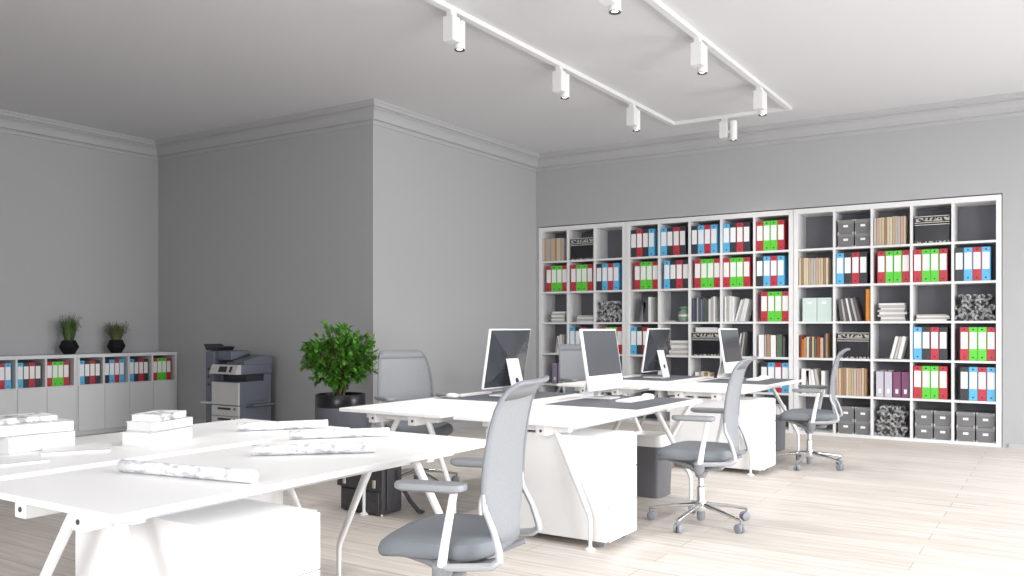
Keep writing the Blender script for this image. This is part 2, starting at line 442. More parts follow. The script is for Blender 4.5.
# ------------------------------------------------------------------ office chairs
def make_chair():
    t = thing('office_chair', '', 'chair', group='grey mesh office chairs')
    # star base
    sb = MB()
    sb.lathe([(.035, .085), (.04, .095), (.04, .13), (.03, .15)], 24)
    for k in range(5):
        a = math.radians(4 + 72 * k); c, s = math.cos(a), math.sin(a)
        sb.tube([(c * .03, s * .03, .125), (c * .18, s * .18, .105), (c * .335, s * .335, .078)], [.021, .017, .012], 10, flat=(1, .75))
    sb.build('star_base', M_CHROME, t, True)
    for k in range(5):
        a = math.radians(4 + 72 * k); c, s = math.cos(a), math.sin(a)
        px, py = c * .335, s * .335
        cs = MB()
        u = Vector((-s, c, 0)); w = Vector((c, s, 0)); p = Vector((px, py, .029)) - w * .012
        for q in (-1, 1):
            cs.tube([p + u * q * .006, p + u * q * .010, p + u * q * .022, p + u * q * .025], [.024, .029, .029, .024], 18)
        cs.tube([p + w * .012 + Vector((0, 0, .01)), (px, py, .085)], .007, 8)
        cs.build('caster', M_CAST, t, True)
    gl = MB().lathe([(.026, .15), (.026, .24), (.019, .245), (.019, .37)], 20).build('gas_lift', M_CHROME, t, True)
    MB().lathe([(.022, .022), (.027, .03), (.027, .088)], 20).build('lift_sleeve', M_CAST, gl, True)
    MB().box((-.02, 0, .388), (.26, .13, .06), .02).build('mechanism', M_GPLAST, t, True)
    for q in (-1, 1):
        MB().tube([(.20, q * .11, .428), (.09, q * .085, .395), (.0, q * .045, .345)], [.013, .017, .020], 10).build('support_arm', M_GPLAST, t, True)
        MB().tube([(-.235, q * .15, .435), (-.12, q * .10, .395), (.0, q * .045, .350)], [.012, .016, .018], 10).build('tilt_arm', M_GPLAST, t, True)
    MB().lathe([(.03, .30), (.036, .31), (.05, .36), (.05, .385)], 24).build('mechanism_hub', M_GPLAST, t, True)
    MB().tube([(.0, -.05, .395), (.03, -.20, .385), (.035, -.25, .385)], .007, 8).build('tilt_lever', M_DPLAST, t, True)
    # seat cushion with waterfall front edge
    def se(sx, sy, e=3.4, n=40, cx=.02):
        r = []
        for k in range(n):
            a = 2 * PI * k / n; c, s = math.cos(a), math.sin(a)
            x = cx + math.copysign(abs(c) ** (2 / e), c) * sx; y = math.copysign(abs(s) ** (2 / e), s) * sy
            r.append((x, y * (1 - .10 * max(0, -(x - cx) / sx))))
        return r
    mb = MB(); L = []
    for sx, sy, z in ((.205, .205, .437), (.238, .238, .442), (.25, .25, .456), (.252, .252, .475), (.243, .243, .497), (.22, .222, .508), (.14, .15, .512), (.06, .07, .509)):
        L.append((se(sx, sy), z))
    loft(mb, L)
    for v in mb.bm.verts:
        f = max(0, (v.co.x - .10) / .17); v.co.z -= .035 * f * f
        b = max(0, (-v.co.x - .12) / .12); v.co.z += .012 * b * b
    mb.build('seat', M_SEAT, t, True)
    mb = MB(); loft(mb, [(se(.13, .12), .415), (se(.20, .19), .425), (se(.22, .215), .442)]); mb.build('seat_pan', M_DPLAST, t, True)
    # back: profile (x, z, half width) from the seat up to the flared lip
    prof = [(-.240, .485, .125), (-.233, .53, .150), (-.226, .58, .195), (-.221, .635, .240), (-.218, .69, .246), (-.219, .74, .247), (-.224, .80, .244), (-.232, .86, .239), (-.243, .92, .233),
            (-.258, .98, .223), (-.274, 1.02, .212), (-.296, 1.053, .198), (-.325, 1.074, .182), (-.342, 1.080, .170)]
    def bp(i, u):
        x, z, h = prof[i]
        return (x + .022 * (u * u), u * h, z)
    mb = MB(); mb.grid([[bp(i, -1 + 2 * j / 14) for j in range(15)] for i in range(len(prof))])
    pn = mb.build('backrest_mesh', M_MESH, t, True)
    so = pn.modifiers.new('thickness', 'SOLIDIFY'); so.thickness = .004; so.offset = 0
    fr = MB()
    n = len(prof) - 1
    pts = [bp(i, -1) for i in range(3, n + 1)] + [bp(n, -1 + 2 * j / 10) for j in range(1, 10)] + [bp(i, 1) for i in range(n, 2, -1)]
    rad = [.010] * (n - 2) + [.010] * 9 + [.010] * (n - 2)
    fr.tube(pts, rad, 10)
    # broad headband along the lip
    fr.build('back_frame', M_FRAME, t, True)
    mb = MB(); rows = [[bp(i, -.97 + 1.94 * j / 14) for j in range(15)] for i in range(n - 3, n + 1)]
    mb.grid(rows); hb = mb.build('headband', M_FRAME, t, True)
    so = hb.modifiers.new('thickness', 'SOLIDIFY'); so.thickness = .014; so.offset = 0
    for s in (-1, 1):
        q = Vector(bp(3, s)); q2 = Vector(bp(4, s))
        MB().tube([q2, q, (-.236, s * .250, .56), (-.258, s * .258, .490), (-.262, s * .266, .462), (-.235, s * .268, .442), (-.16, s * .27, .434), (-.08, s * .272, .428), (-.03, s * .265, .420)],
                  [.011, .014, .015, .018, .020, .020, .019, .019, .016], 12, flat=(.75, 1.1)).build('back_brace', M_LPLAST, t, True)
        MB().tube([(-.045, s * .27, .435), (-.04, s * .255, .395), (-.02, s * .17, .372), (.0, s * .06, .37)], [.032, .034, .026, .018], 12).build('arm_bracket', M_GPLAST, t, True)
        MB().tube([(-.048, s * .276, .42), (-.064, s * .279, .52), (-.086, s * .279, .64), (-.098, s * .278, .706)], [.016, .014, .013, .013], 12, flat=(1.15, .75)).build('arm_post', M_WMETAL, t, True)
        mb = MB(); 
        loft(mb, [(rrect(.235, .07, .03), .706), (rrect(.268, .09, .04), .714), (rrect(.272, .094, .042), .726), (rrect(.262, .086, .038), .735), (rrect(.20, .05, .02), .737)])
        for v in mb.bm.verts: v.co += Vector((-.008, s * .278, -.008))
        mb.build('arm_pad', M_GPLAST, t, True)
    return t
chair0 = make_chair()
chairs = [((-1.992, 2.68), 180 + 16, 'grey mesh office chair at the bare desk with rolled drawings'),
          ((-2.01, 5.38), 180 + 9, 'grey mesh office chair by the dark waste bin at the middle desks'),
          ((-2.00, 8.15), 180 + 9, 'grey mesh office chair standing in front of the brightest bookcase'),
          ((-4.43, 5.43), -24, 'grey mesh office chair beside the big leafy plant'),
          ((-4.40, 8.35), -24, 'grey mesh office chair behind the grey-screened computer by the corner bookcase')]
for i, (p, a, lab) in enumerate(chairs):
    o = chair0 if i == 0 else dup(chair0, (0, 0, 0))
    o.location = (p[0], p[1], 0); o.rotation_euler.z = math.radians(a); o['label'] = lab

# ------------------------------------------------------------------ computers, desk mats, keyboards
def make_computer():
    """faces +x; root on the desk under the middle of the screen"""
    t = thing('desktop_computer', '', 'computer', group='all-in-one desktop computers')
    W, H, Z0, TILT = .585, .475, .065, math.radians(-9)
    R = Matrix.Translation((0, 0, Z0)) @ Matrix.Rotation(TILT, 4, 'Y')
    def tr(o): o.data.transform(R); return o
    tr(MB().box((0, 0, H / 2), (.022, W, H), .006).build('casing', M_ALU, t, True))
    tr(MB().box((.0115, 0, .115 + (H - .13) / 2), (.003, W - .03, H - .13), .001).build('screen', M_SCREEN, t))
    mb = MB()
    a = [(-.0112, -W / 2 + .008, .012), (-.0112, W / 2 - .008, .012), (-.0112, W / 2 - .008, H - .008), (-.0112, -W / 2 + .008, H - .008)]
    b = [(-.05, -.07, .19), (-.05, .07, .19), (-.05, .07, .27), (-.05, -.07, .27)]
    A = [mb.bm.verts.new(p) for p in a]; B = [mb.bm.verts.new(p) for p in b]
    for k in range(4): mb.bm.faces.new((A[k], A[(k + 1) % 4], B[(k + 1) % 4], B[k]))
    mb.bm.faces.new(B); mb.bm.faces.new(list(reversed(A)))
    tr(mb.build('back_shell', M_BGLASS, t))
    # bent plate stand: foot under the screen, slanted neck with cable hole
    w = .085
    mb = MB()
    neck = [(-.085, .30), (-.093, .297), (-.165, .012), (-.160, .0), (.075, .0), (.075, .009), (-.150, .009), (-.153, .014)]
    mb.prism([(x, z) for x, z in neck], 'y', -w, w)
    mb.build('stand', M_ALU, t)
    MB().box((-.075, 0, .275), (.05, .12, .05), .006).build('stand_mount', M_ALU, t)
    Rn = Matrix.Translation((-.135, 0, .125)) @ Matrix.Rotation(math.radians(14.2), 4, 'Y')
    h = MB().lathe([(.024, -.003), (.024, .003)], 24); h.bm.transform(Rn @ Matrix.Rotation(PI / 2, 4, 'Y')); h.build('cable_hole', M_PRND, t)
    return t
pc0 = make_computer()
def make_keyboard():
    t = thing('keyboard', '', 'keyboard', group='white keyboards')
    MB().prism([(-.058, 0), (.058, 0), (.058, .006), (-.058, .016)], 'y', -.215, .215).build('case', M_WHITE, t)
    mb = MB()
    for r in range(5):
        for k in range(14):
            mb.box((-.044 + r * .022, -.195 + k * .030, .0145 - (r * .022) * .0862), (.018, .026, .004))
    mb.build('keys', M_LABEL, t)
    return t
kb0 = make_keyboard()
def make_mouse():
    t = thing('computer_mouse', '', 'mouse', group='white computer mice')
    mb = MB()
    loft(mb, [([(x * a, y * a) for x, y in rrect(.105, .06, .028)], z) for a, z in ((.9, 0), (1, .006), (.97, .016), (.8, .026), (.5, .031), (.15, .032))])
    mb.build('shell', M_WHITE, t, True)
    MB().box((.03, 0, .031), (.012, .006, .005), .002).build('scroll_wheel', M_GPLAST, t)
    return t
ms0 = make_mouse()
MT = .003
places = [  # desk edge x, desk y, facing (+1 toward window side), computer pos
    (1, YS[1], 'on the middle desk facing the chair by the waste bin', (-2.99, 5.965), 'desktop computer with grey screen turned to the chair by the bin'),
    (0, YS[1], 'on the desk by the big plant', (-3.80, 5.74), 'desktop computer seen from behind on the desk by the plant'),
    (1, YS[2], 'on the desk before the brightest bookcase', (-2.985, 8.99), 'desktop computer with dark screen before the bookcases'),
    (0, YS[2], 'on the desk before the corner bookcase', (-3.80, 8.70), 'desktop computer seen from behind before the bookcases')]
for i, (side, y0, where, pc, lab) in enumerate(places):
    x0, x1 = (-3.13, -2.41) if side else (-4.13, -3.43)
    m = MB().bb((0, 0, 0), (x1 - x0, 1.0, MT), .001).build('desk_mat', M_PAD, loc=(x0, y0 + .98, DZ))
    tag(m, 'charcoal desk mat ' + where, 'desk mat', 'charcoal desk mats')
    o = pc0 if i == 0 else dup(pc0, (0, 0, 0))
    z = DZ + MT
    o.location = (*pc, z); o.rotation_euler.z = 0 if side else PI; o['label'] = lab
    sg = 1 if side else -1
    k = kb0 if i == 0 else dup(kb0, (0, 0, 0))
    k.location = (pc[0] + sg * .27, pc[1] - .06, z); k.rotation_euler.z = 0 if side else PI; k['label'] = 'white keyboard ' + where
    q = ms0 if i == 0 else dup(ms0, (0, 0, 0))
    q.location = (pc[0] + sg * .25, pc[1] + (.215 if side else -.34), z); q.rotation_euler.z = PI if side else 0; q['label'] = 'white mouse ' + where

# ------------------------------------------------------------------ books
def book(name, label, cat, size, loc, rot, cover, group=None, pages=M_PAGES, rest=None):
    """size = (thickness, depth, height) standing, spine toward -y; hard cover with page block"""
    t, d, h = size; e = min(.0025, t * .18)
    mb = MB()
    mb.bb((-t / 2, -d / 2, 0), (-t / 2 + e, d / 2, h)).bb((t / 2 - e, -d / 2, 0), (t / 2, d / 2, h)).bb((-t / 2, -d / 2, 0), (t / 2, -d / 2 + e * 1.2, h))
    o = mb.build(name, cover)
    MB().bb((-t / 2 + e, -d / 2 + e, .003), (t / 2 - e, d / 2 - .004, h - .003)).build('page_block', pages, o)
    o.location = loc
    o.rotation_euler = rot if isinstance(rot, (tuple, list)) else (0, 0, rot)
    return tag(o, label, cat, group)
def flat_book(name, label, cat, size, corner_loc, rotz, cover, group=None, pages=M_PAPER):
    """lying book: size = (length, width, thickness), centre of its underside at loc"""
    L_, W_, T_ = size; e = min(.003, T_ * .15)
    mb = MB()
    mb.bb((-L_ / 2, -W_ / 2, 0), (L_ / 2, W_ / 2, e)).bb((-L_ / 2, -W_ / 2, T_ - e), (L_ / 2, W_ / 2, T_)).bb((-L_ / 2, -W_ / 2, 0), (L_ / 2, -W_ / 2 + e, T_))
    o = mb.build(name, cover, loc=corner_loc, rotz=rotz)
    MB().bb((-L_ / 2 + .003, -W_ / 2 + e, e), (L_ / 2 - .003, W_ / 2 - .004, T_ - e)).build('page_block', pages, o)
    return tag(o, label, cat, group)
rd = math.radians
M_BOOKW = mat('white_book_cover', (0.72, 0.72, 0.72), 0.5)
g = 'white books stacked on the desk'
flat_book('book', 'thick white book at the bottom of the stack by the desk edge', 'book', (.30, .22, .075), (-3.955, 2.085, DZ), rd(92), M_BOOKW, g)
flat_book('book', 'white book in the middle of the stack by the desk edge', 'book', (.33, .23, .048), (-3.965, 2.07, DZ + .0755), rd(84), M_BOOKW, g)
flat_book('book', 'thin white book on top of the stack by the desk edge', 'book', (.24, .17, .026), (-3.985, 2.07, DZ + .124), rd(80), [M_COVER], g)
flat_book('book', 'thick white book at the bottom of the stack below the patterned cover', 'book', (.30, .16, .062), (-3.665, 2.54, DZ), rd(106), M_BOOKW, g)
flat_book('book', 'white book in the middle of the stack below the patterned cover', 'book', (.27, .155, .044), (-3.69, 2.57, DZ + .0625), rd(102), M_BOOKW, g)
flat_book('book', 'white book with black patterned cover on top of a stack', 'book', (.23, .15, .032), (-3.69, 2.565, DZ + .107), rd(114), [M_COVER], g)
flat_book('notebook', 'thin white notebook lying flat between the two book stacks', 'notebook', (.27, .21, .014), (-3.70, 2.16, DZ), rd(58), M_BOOKW)
flat_book('notebook', 'thin white notebook lying flat before the desk edge stack', 'notebook', (.29, .21, .010), (-3.62, 1.80, DZ), rd(80), M_BOOKW)
# rolled drawings
def scroll(label, a, b, r):
    a, b = Vector((*a, 0)), Vector((*b, 0)); d = (b - a); L_ = d.length
    mb = MB(); n = 40; rows = []
    for k in range(n + 1):
        th = 2 * PI * 1.9 * k / n; rr = r * (.62 + .38 * k / n)
        rows.append([(-L_ / 2 + L_ * j / 6, rr * math.cos(th), rr * math.sin(th) + r) for j in range(7)])
    mb.grid(rows)
    o = mb.build('drawing_roll', M_DRAW, smooth=True)
    s = o.modifiers.new('thickness', 'SOLIDIFY'); s.thickness = .0012; s.offset = 0
    o.location = ((a.x + b.x) / 2, (a.y + b.y) / 2, DZ + .001); o.rotation_euler.z = math.atan2(d.y, d.x)
    return tag(o, label, 'paper roll', 'rolled drawings on the bare desk')
scroll('rolled drawing lying closest to the front edge of the bare desk', (-3.02, 1.94), (-2.40, 2.045), .025)
scroll('rolled drawing in the middle of the bare desk', (-2.93, 2.48), (-2.55, 2.84), .024)
scroll('rolled drawing near the far edge of the bare desk', (-3.20, 2.94), (-2.88, 3.31), .023)
scroll('plain white rolled drawing behind the others on the book stack desk', (-3.68, 3.02), (-3.40, 3.40), .024)

# ------------------------------------------------------------------ briefcase
bc = thing('briefcase', 'dark leather briefcase with two pale clasps standing on the floor', 'bag', (-4.09, 4.51, 0), rd(-5))
bw, bd, bh = .44, .20, .345
MB().box((0, 0, bh / 2 + .008), (bw - .02, bd, bh), .02).build('body', M_LEATHER, bc, True)
for s in (-1, 1):
    MB().box((s * (bw / 2 - .004), 0, bh / 2 + .01), (.02, bd * .62, bh - .05), .008).build('side_gusset', M_LEATHER, bc, True)
    MB().box((s * .15, -bd / 2 - .012, .215), (.028, .012, .055), .004).build('clasp', M_BRASS, bc)
mb = MB()
mb.prism([(-bd / 2 - .012, .17), (-bd / 2 - .004, .17), (-bd / 2 - .002, bh + .005), (bd / 2 - .02, bh + .01), (bd / 2 - .02, bh + .018), (-bd / 2 - .012, bh + .013)], 'x', -bw / 2 - .005, bw / 2 + .005)
mb.build('flap', M_LEATHER, bc)
MB().box((0, -bd / 2 - .004, .085), (bw - .06, .012, .15), .005).build('front_pocket', M_LEATHER, bc, True)
MB().tube([(-.07, 0, bh + .018), (-.06, 0, bh + .05), (.06, 0, bh + .05), (.07, 0, bh + .018)], .01, 10).build('handle', M_LEATHER, bc, True)
MB().tube([(bw / 2 + .005, .02, .30), (bw / 2 + .03, .03, .22), (bw / 2 + .10, .06, .10), (bw / 2 + .15, .10, .02), (bw / 2 + .13, .16, .006), (bw / 2 + .05, .18, .006)], .016, 10, flat=(.3, 1)).build('shoulder_strap', M_LEATHER, bc, True)
for s in (-1, 1):
    MB().lathe([(.008, 0), (.008, .012)], 10, (s * (bw / 2 - .03), -bd / 2 + .02, 0)).build('foot', M_WMETAL, bc)

# ------------------------------------------------------------------ big potted plant
pl = thing('potted_plant', 'big leafy green plant in a black pot with grey band', 'plant', (-5.76, 5.93, 0))
MB().lathe([(.17, 0), (.185, .01), (.222, .30), (.232, .32)], 48).build('pot', M_BLACK, pl, True)
MB().lathe([(.232, .32), (.238, .36), (.238, .50), (.233, .535)], 48).build('pot_band', M_STRIPE, pl, True)
MB().lathe([(.233, .535), (.236, .56), (.232, .65), (.228, .655), (.215, .65), (.215, .60)], 48, caps=False).build('pot_rim', M_BLACK, pl, True)
MB().lathe([(.214, .598), (.214, .608)], 32).build('soil', M_SOIL, pl)
rng = random.Random(3)
stems = MB(); leaves = MB()
def leaf(mb, p, d, L_, W_, up):
    d = d.normalized(); s = d.cross(up)
    if s.length < .05: s = d.cross(Vector((1, 0, 0)))
    s.normalize(); nrm = s.cross(d).normalized()
    pts = [p, p + d * L_ * .3 + s * W_ * .5 + nrm * W_ * .12, p + d * L_ * .65 + s * W_ * .42 + nrm * W_ * .08 - nrm * L_ * .05, p + d * L_ - nrm * L_ * .16,
           p + d * L_ * .65 - s * W_ * .42 + nrm * W_ * .08 - nrm * L_ * .05, p + d * L_ * .3 - s * W_ * .5 + nrm * W_ * .12, p + d * L_ * .35, p + d * L_ * .68 - nrm * L_ * .06]
    v = [mb.bm.verts.new(q) for q in pts]
    for f in ((0, 1, 6), (1, 2, 7, 6), (2, 3, 7), (0, 6, 5), (6, 7, 4, 5), (7, 3, 4)): mb.bm.faces.new([v[k] for k in f])
base = Vector((0, 0, .60)); cc = Vector((0, 0, 1.00)); rad = Vector((.40, .40, .37))
for k in range(6):
    a = k * 1.05; top = base + Vector((.09 * math.cos(a), .09 * math.sin(a), .22 + .06 * rng.random()))
    stems.tube([base + Vector((.02 * math.cos(a), .02 * math.sin(a), 0)), (base + top) / 2 + Vector((.01, 0, 0)), top], [.012, .010, .008], 6)
for k in range(150):
    while True:
        q = Vector((rng.uniform(-1, 1), rng.uniform(-1, 1), rng.uniform(-1, 1)))
        if .45 < q.length < 1: break
    q = q.normalized() * (.5 + .5 * rng.random() ** .6)
    tip = cc + Vector((q.x * rad.x, q.y * rad.y, q.z * rad.z)) * .93
    st = base + Vector((q.x * .10, q.y * .10, .18 + .14 * rng.random()))
    mid = (st + tip) / 2 + Vector((0, 0, .03))
    stems.tube([st, mid, tip], [.005, .004, .002], 5)
    out = (tip - st).normalized()
    for j in range(26):
        f = rng.uniform(.45, 1.04); p = st.lerp(mid, f * 2) if f < .5 else mid.lerp(tip, f * 2 - 1)
        d = out * rng.uniform(.1, .9) + Vector((rng.uniform(-1, 1), rng.uniform(-1, 1), rng.uniform(-.7, .8))) * .8
        leaf(leaves, p, d, rng.uniform(.045, .075), rng.uniform(.026, .042), Vector((0, 0, 1)))
stems.build('stem', M_STEM, pl, True)
leaves.build('foliage', M_LEAF, pl)

# ------------------------------------------------------------------ low cabinets along the left wall
CX = -9.80; CH = .96; CYE = 7.08; CD = -10.20; CW = 1.355; BAY = .328
def make_low_cabinet():
    """front faces +x; y from 0 down to -CW (four bays)"""
    t = thing('low_cabinet', '', 'cabinet', group='low grey-white cabinets along the wall')
    D = CX - CD
    ye = [-.034 - BAY * k for k in range(5)]
    MB().bb((-D, -CW, CH - .04), (0, 0, CH), .002).build('top_panel', M_LOWCAB, t)
    MB().bb((-D, -.034, 0), (0, -.001, CH - .041), .001).build('side_panel', M_LOWCAB, t)
    MB().bb((-D, -CW + .001, 0), (0, -CW + .034, CH - .041), .001).build('side_panel', M_LOWCAB, t)
    for k in (1, 2, 3):
        MB().bb((-D, ye[k] - .011, .05), (-.001, ye[k] + .011, CH - .041), .001).build('divider', M_LOWCAB, t)
    MB().bb((-D, -CW + .034, .575), (-.002, -.034, .60)).build('shelf', M_LOWCAB, t)
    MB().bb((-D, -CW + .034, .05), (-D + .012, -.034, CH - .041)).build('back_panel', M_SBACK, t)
    MB().bb((-D + .02, -CW + .034, 0), (-.03, -.034, .06)).build('plinth', M_LOWCAB, t)
    for k in range(4):
        y = (ye[k] + ye[k + 1]) / 2
        d = MB().box((.010, y, .322), (.018, BAY - .005, .535), .002).build('door', M_LOWCAB, t)
        MB().box((.020, y + .1, .575), (.004, .05, .008), .001).build('handle', M_LOWCAB, d)
    return t
lc = make_low_cabinet(); lc.location = (CX, CYE, 0); lc['label'] = 'low grey-white cabinet in the corner holding an olive potted plant'
dup(lc, (CX, CYE - CW - .003, 0), 0, 'low grey-white cabinet holding the taller grassy potted plant')

# ------------------------------------------------------------------ ring binders
BW, BH, BD = .084, .365, .285
def make_binder(color, s=1.0):
    t = MB().box((0, BD / 2, BH / 2), (BW, BD, BH), .004).build('ring_binder', M_BINDER[color])
    MB().box((0, -.0008, BH * .60), (BW * .80, .002, BH * .50), .0005).build('spine_label', M_LABEL, t)
    for z in (.035, BH - .026):
        h = MB().lathe([(.009, -.0012), (.009, .0012)], 14); h.bm.transform(Matrix.Translation((0, -.0005, z)) @ Matrix.Rotation(PI / 2, 4, 'X'))
        h.build('finger_hole', M_HOLE, t)
    tag(t, '', 'binder')
    return t
PROTO = {}
def binder(color, loc, rotz, label, group, scale=1.0):
    if color not in PROTO:
        PROTO[color] = make_binder(color); o = PROTO[color]
    else:
        o = dup(PROTO[color], (0, 0, 0))
    o.location = loc; o.rotation_euler.z = rotz; o.scale = (scale,) * 3
    o['label'] = label; o['group'] = group
    return o
CODE = {'r': 'red', 'g': 'green', 'b': 'blue', 'k': 'black'}
LS = .775
for u, y0 in enumerate((CYE, CYE - CW - .003)):
    for k, code in enumerate((['rggr', 'bkrk', 'kbrb', 'bkrk'], ['rggr', 'bkrk', 'kbrb', 'kbrb'])[u]):
        if u == 1 and k == 3: continue
        yb = y0 - .034 - BAY * (k + 1) + (.028 if k == 3 else .016)
        for j, ch in enumerate(code):
            binder(CODE[ch], (CX - .02, yb + (j + .5) * .0655, .6005), PI / 2, '%s ring binder, %s from left, bay %s from the corner, %s' % (CODE[ch], ORD[j], ['one', 'two', 'three', 'four'][k], ('corner low cabinet', 'second low cabinet')[u]),
                   'ring binders in the low cabinets', LS)

# small plants on the low cabinet
def small_plant(label, y, m, h, spread, nblade, seed):
    t = thing('potted_plant', label, 'plant', (-10.0, y, CH))
    rg = random.Random(seed)
    MB().lathe([(.062, 0), (.112, .085), (.075, .165), (.062, .165), (.062, .13)], 7).build('pot', M_BLACKMATT, t)
    MB().lathe([(.060, .13), (.060, .14)], 12).build('soil', M_SOIL, t)
    mb = MB()
    for k in range(nblade):
        a = rg.uniform(0, 2 * PI); r0 = rg.uniform(0, .05); lean = rg.uniform(0, 1) ** .7 * spread
        p0 = Vector((r0 * math.cos(a), r0 * math.sin(a), .14)); hh = h * rg.uniform(.55, 1)
        p1 = p0 + Vector((math.cos(a) * lean * .45, math.sin(a) * lean * .45, hh * .55)); p2 = p0 + Vector((math.cos(a) * lean, math.sin(a) * lean, hh))
        w = rg.uniform(.003, .006); s = Vector((-math.sin(a), math.cos(a), 0)) * w
        v = [mb.bm.verts.new(q) for q in (p0 - s, p0 + s, p1 + s, p1 - s, p2)]
        mb.bm.faces.new((v[0], v[1], v[2], v[3])); mb.bm.faces.new((v[3], v[2], v[4]))
        for j in range(5):
            f = rg.uniform(.25, 1); q = p0.lerp(p1, f * 2) if f < .5 else p1.lerp(p2, f * 2 - 1)
            d = Vector((rg.uniform(-1, 1), rg.uniform(-1, 1), rg.uniform(.2, 1.6)))
            leaf(mb, q, d, rg.uniform(.02, .035), .007, Vector((0, 0, 1)))
    mb.build('foliage', m, t)
small_plant('taller upright grassy plant in a faceted black pot on the cabinet', 5.74, M_GRASS, .34, .11, 190, 11)
small_plant('smaller bushy olive plant in a faceted black pot near the corner', 6.343, M_GRASS2, .25, .14, 190, 12)

# ------------------------------------------------------------------ bookcases
UNITS = [(-6.358, -4.992, 3, 'corner bookcase', 'tall white bookcase of three columns in the wall corner'),
         (-4.988, -2.778, 5, 'middle bookcase', 'tall white bookcase in the middle, its top rows full of binders'),
         (-2.773, -.589, 5, 'end bookcase', 'brightest tall white bookcase with grey boxes along its bottom row')]
SD = .40; SIDE = .052; NROW = 6; ZB0, ZT0 = .035, 2.64
PITCH = (ZT0 - ZB0) / NROW
CELLS = {}
cidx = 0
for ui, (x0, x1, n, nm, lab) in enumerate(UNITS):
    t = thing('bookcase', lab, 'bookcase', ((x0 + x1) / 2, YB, 0), 0, 'white bookcases along the back wall')
    w = x1 - x0; h = w / 2
    for s in (-1, 1):
        MB().bb((s * h, 0, 0), (s * (h - SIDE), SD, SH), .002).build('side_panel', M_SHELF, t)
    MB().bb((-h + SIDE, 0, ZT0), (h - SIDE, SD, SH), .002).build('top_panel', M_SHELF, t)
    MB().bb((-h + SIDE, 0, 0), (h - SIDE, SD, ZB0), .002).build('bottom_panel', M_SHELF, t)
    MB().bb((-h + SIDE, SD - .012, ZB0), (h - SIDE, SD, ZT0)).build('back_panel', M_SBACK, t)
    cw = (w - 2 * SIDE) / n
    for k in range(1, n):
        x = -h + SIDE + cw * k
        MB().bb((x - .013, .001, ZB0), (x + .013, SD - .012, ZT0), .001).build('divider', M_SHELF, t)
    for r in range(1, NROW):
        z = ZB0 + PITCH * r
        MB().bb((-h + SIDE, .002, z - .013), (h - SIDE, SD - .012, z + .013), .001).build('shelf', M_SHELF, t)
    for k in range(n):
        cidx += 1
        a = x0 + SIDE + cw * k + (.013 if k else 0); b = x0 + SIDE + cw * (k + 1) - (.013 if k < n - 1 else 0)
        for r in range(1, NROW + 1):     # row 1 = top
            zb = ZB0 + PITCH * (NROW - r) + (.013 if r < NROW else 0)
            CELLS[(cidx, r)] = (a, b, zb, zb + PITCH - .026, nm, k + 1)
RN = ['', 'top', 'second', 'third', 'fourth', 'fifth', 'bottom']
def where(c, r):
    a, b, z, zt, nm, k = CELLS[(c, r)]
    return '%s row, column %s, %s' % (RN[r], ['', 'one', 'two', 'three', 'four', 'five'][k], nm)
def binders(c, r, code, al='l', f=None):
    a, b, z, zt, nm, k = CELLS[(c, r)]
    tot = 4 * (BW + .002); 
    s0 = {'l': a + .006, 'r': b - tot - .004, 'c': (a + b - tot) / 2}[al]
    for j, ch in enumerate(code):
        if ch == '.': continue
        binder(CODE[ch], (s0 + (BW + .002) * (j + .5), YB + .022 + random.uniform(0, .006), z + .0005), 0,
               '%s ring binder, %s from left, %s' % (CODE[ch], ORD[j], where(c, r)), 'ring binders in the ' + nm)
B = [(1, 2, 'rggr', 'r'), (2, 2, 'rggr', 'c'), (3, 2, 'kbrb', 'l'), (2, 4, 'bkrk', 'l'), (3, 4, 'rggr', 'r'),
     (4, 1, 'krkb', 'l'), (5, 1, 'bkrk', 'l'), (6, 1, 'kbrb', 'l'), (7, 1, 'bkrk', 'l'), (8, 1, 'rggr', 'l'),
     (4, 2, 'rggr', 'r'), (5, 2, 'bkrk', 'r'), (6, 2, 'rggr', 'r'), (7, 2, 'rggr', 'l'), (8, 2, 'kbrb', 'l'),
     (8, 3, 'rggr', 'r'), (4, 4, 'bkrk', 'l'), (8, 5, 'kbrb', 'r'),
     (10, 2, 'bkrk', 'l'), (11, 2, 'rggr', 'r'), (12, 2, 'rggr', 'l'), (13, 2, 'kbrb', 'l'),
     (12, 4, 'bkrk', 'l'), (13, 4, 'rggr', 'r'), (12, 5, 'rggr', 'l'), (13, 5, 'kbrb', 'r')]
for args in B: binders(*args)

def cover(name, col): return mat('cover_' + name, col, 0.6)
TAN = [('tan', (.55, .40, .25)), ('cream', (.66, .57, .43)), ('brown', (.38, .24, .14)), ('sand', (.60, .49, .34)), ('pinkish', (.56, .38, .30)), ('pale grey', (.50, .47, .43))]
def tan_row(c, r, n=12, wid=.34, h=.325):
    a, b, z, zt, nm, k = CELLS[(c, r)]; t = min(wid, b - a - .01) / n
    for j in range(n):
        nme, col = TAN[(j * 5 + c + j // 3) % 6]
        hh = h * random.uniform(.97, 1.0)
        book('paperback', '%s paperback, %s of twelve, %s' % (nme, ORD[j], where(c, r)), 'book', (t * .97, .24, hh), (a + .006 + t * (j + .5), YB + .022 + .12, z + .0005), 0, cover(nme, col), 'tan paperbacks in rows')
for c, r in ((1, 1), (9, 2), (11, 1), (10, 5)): tan_row(c, r)

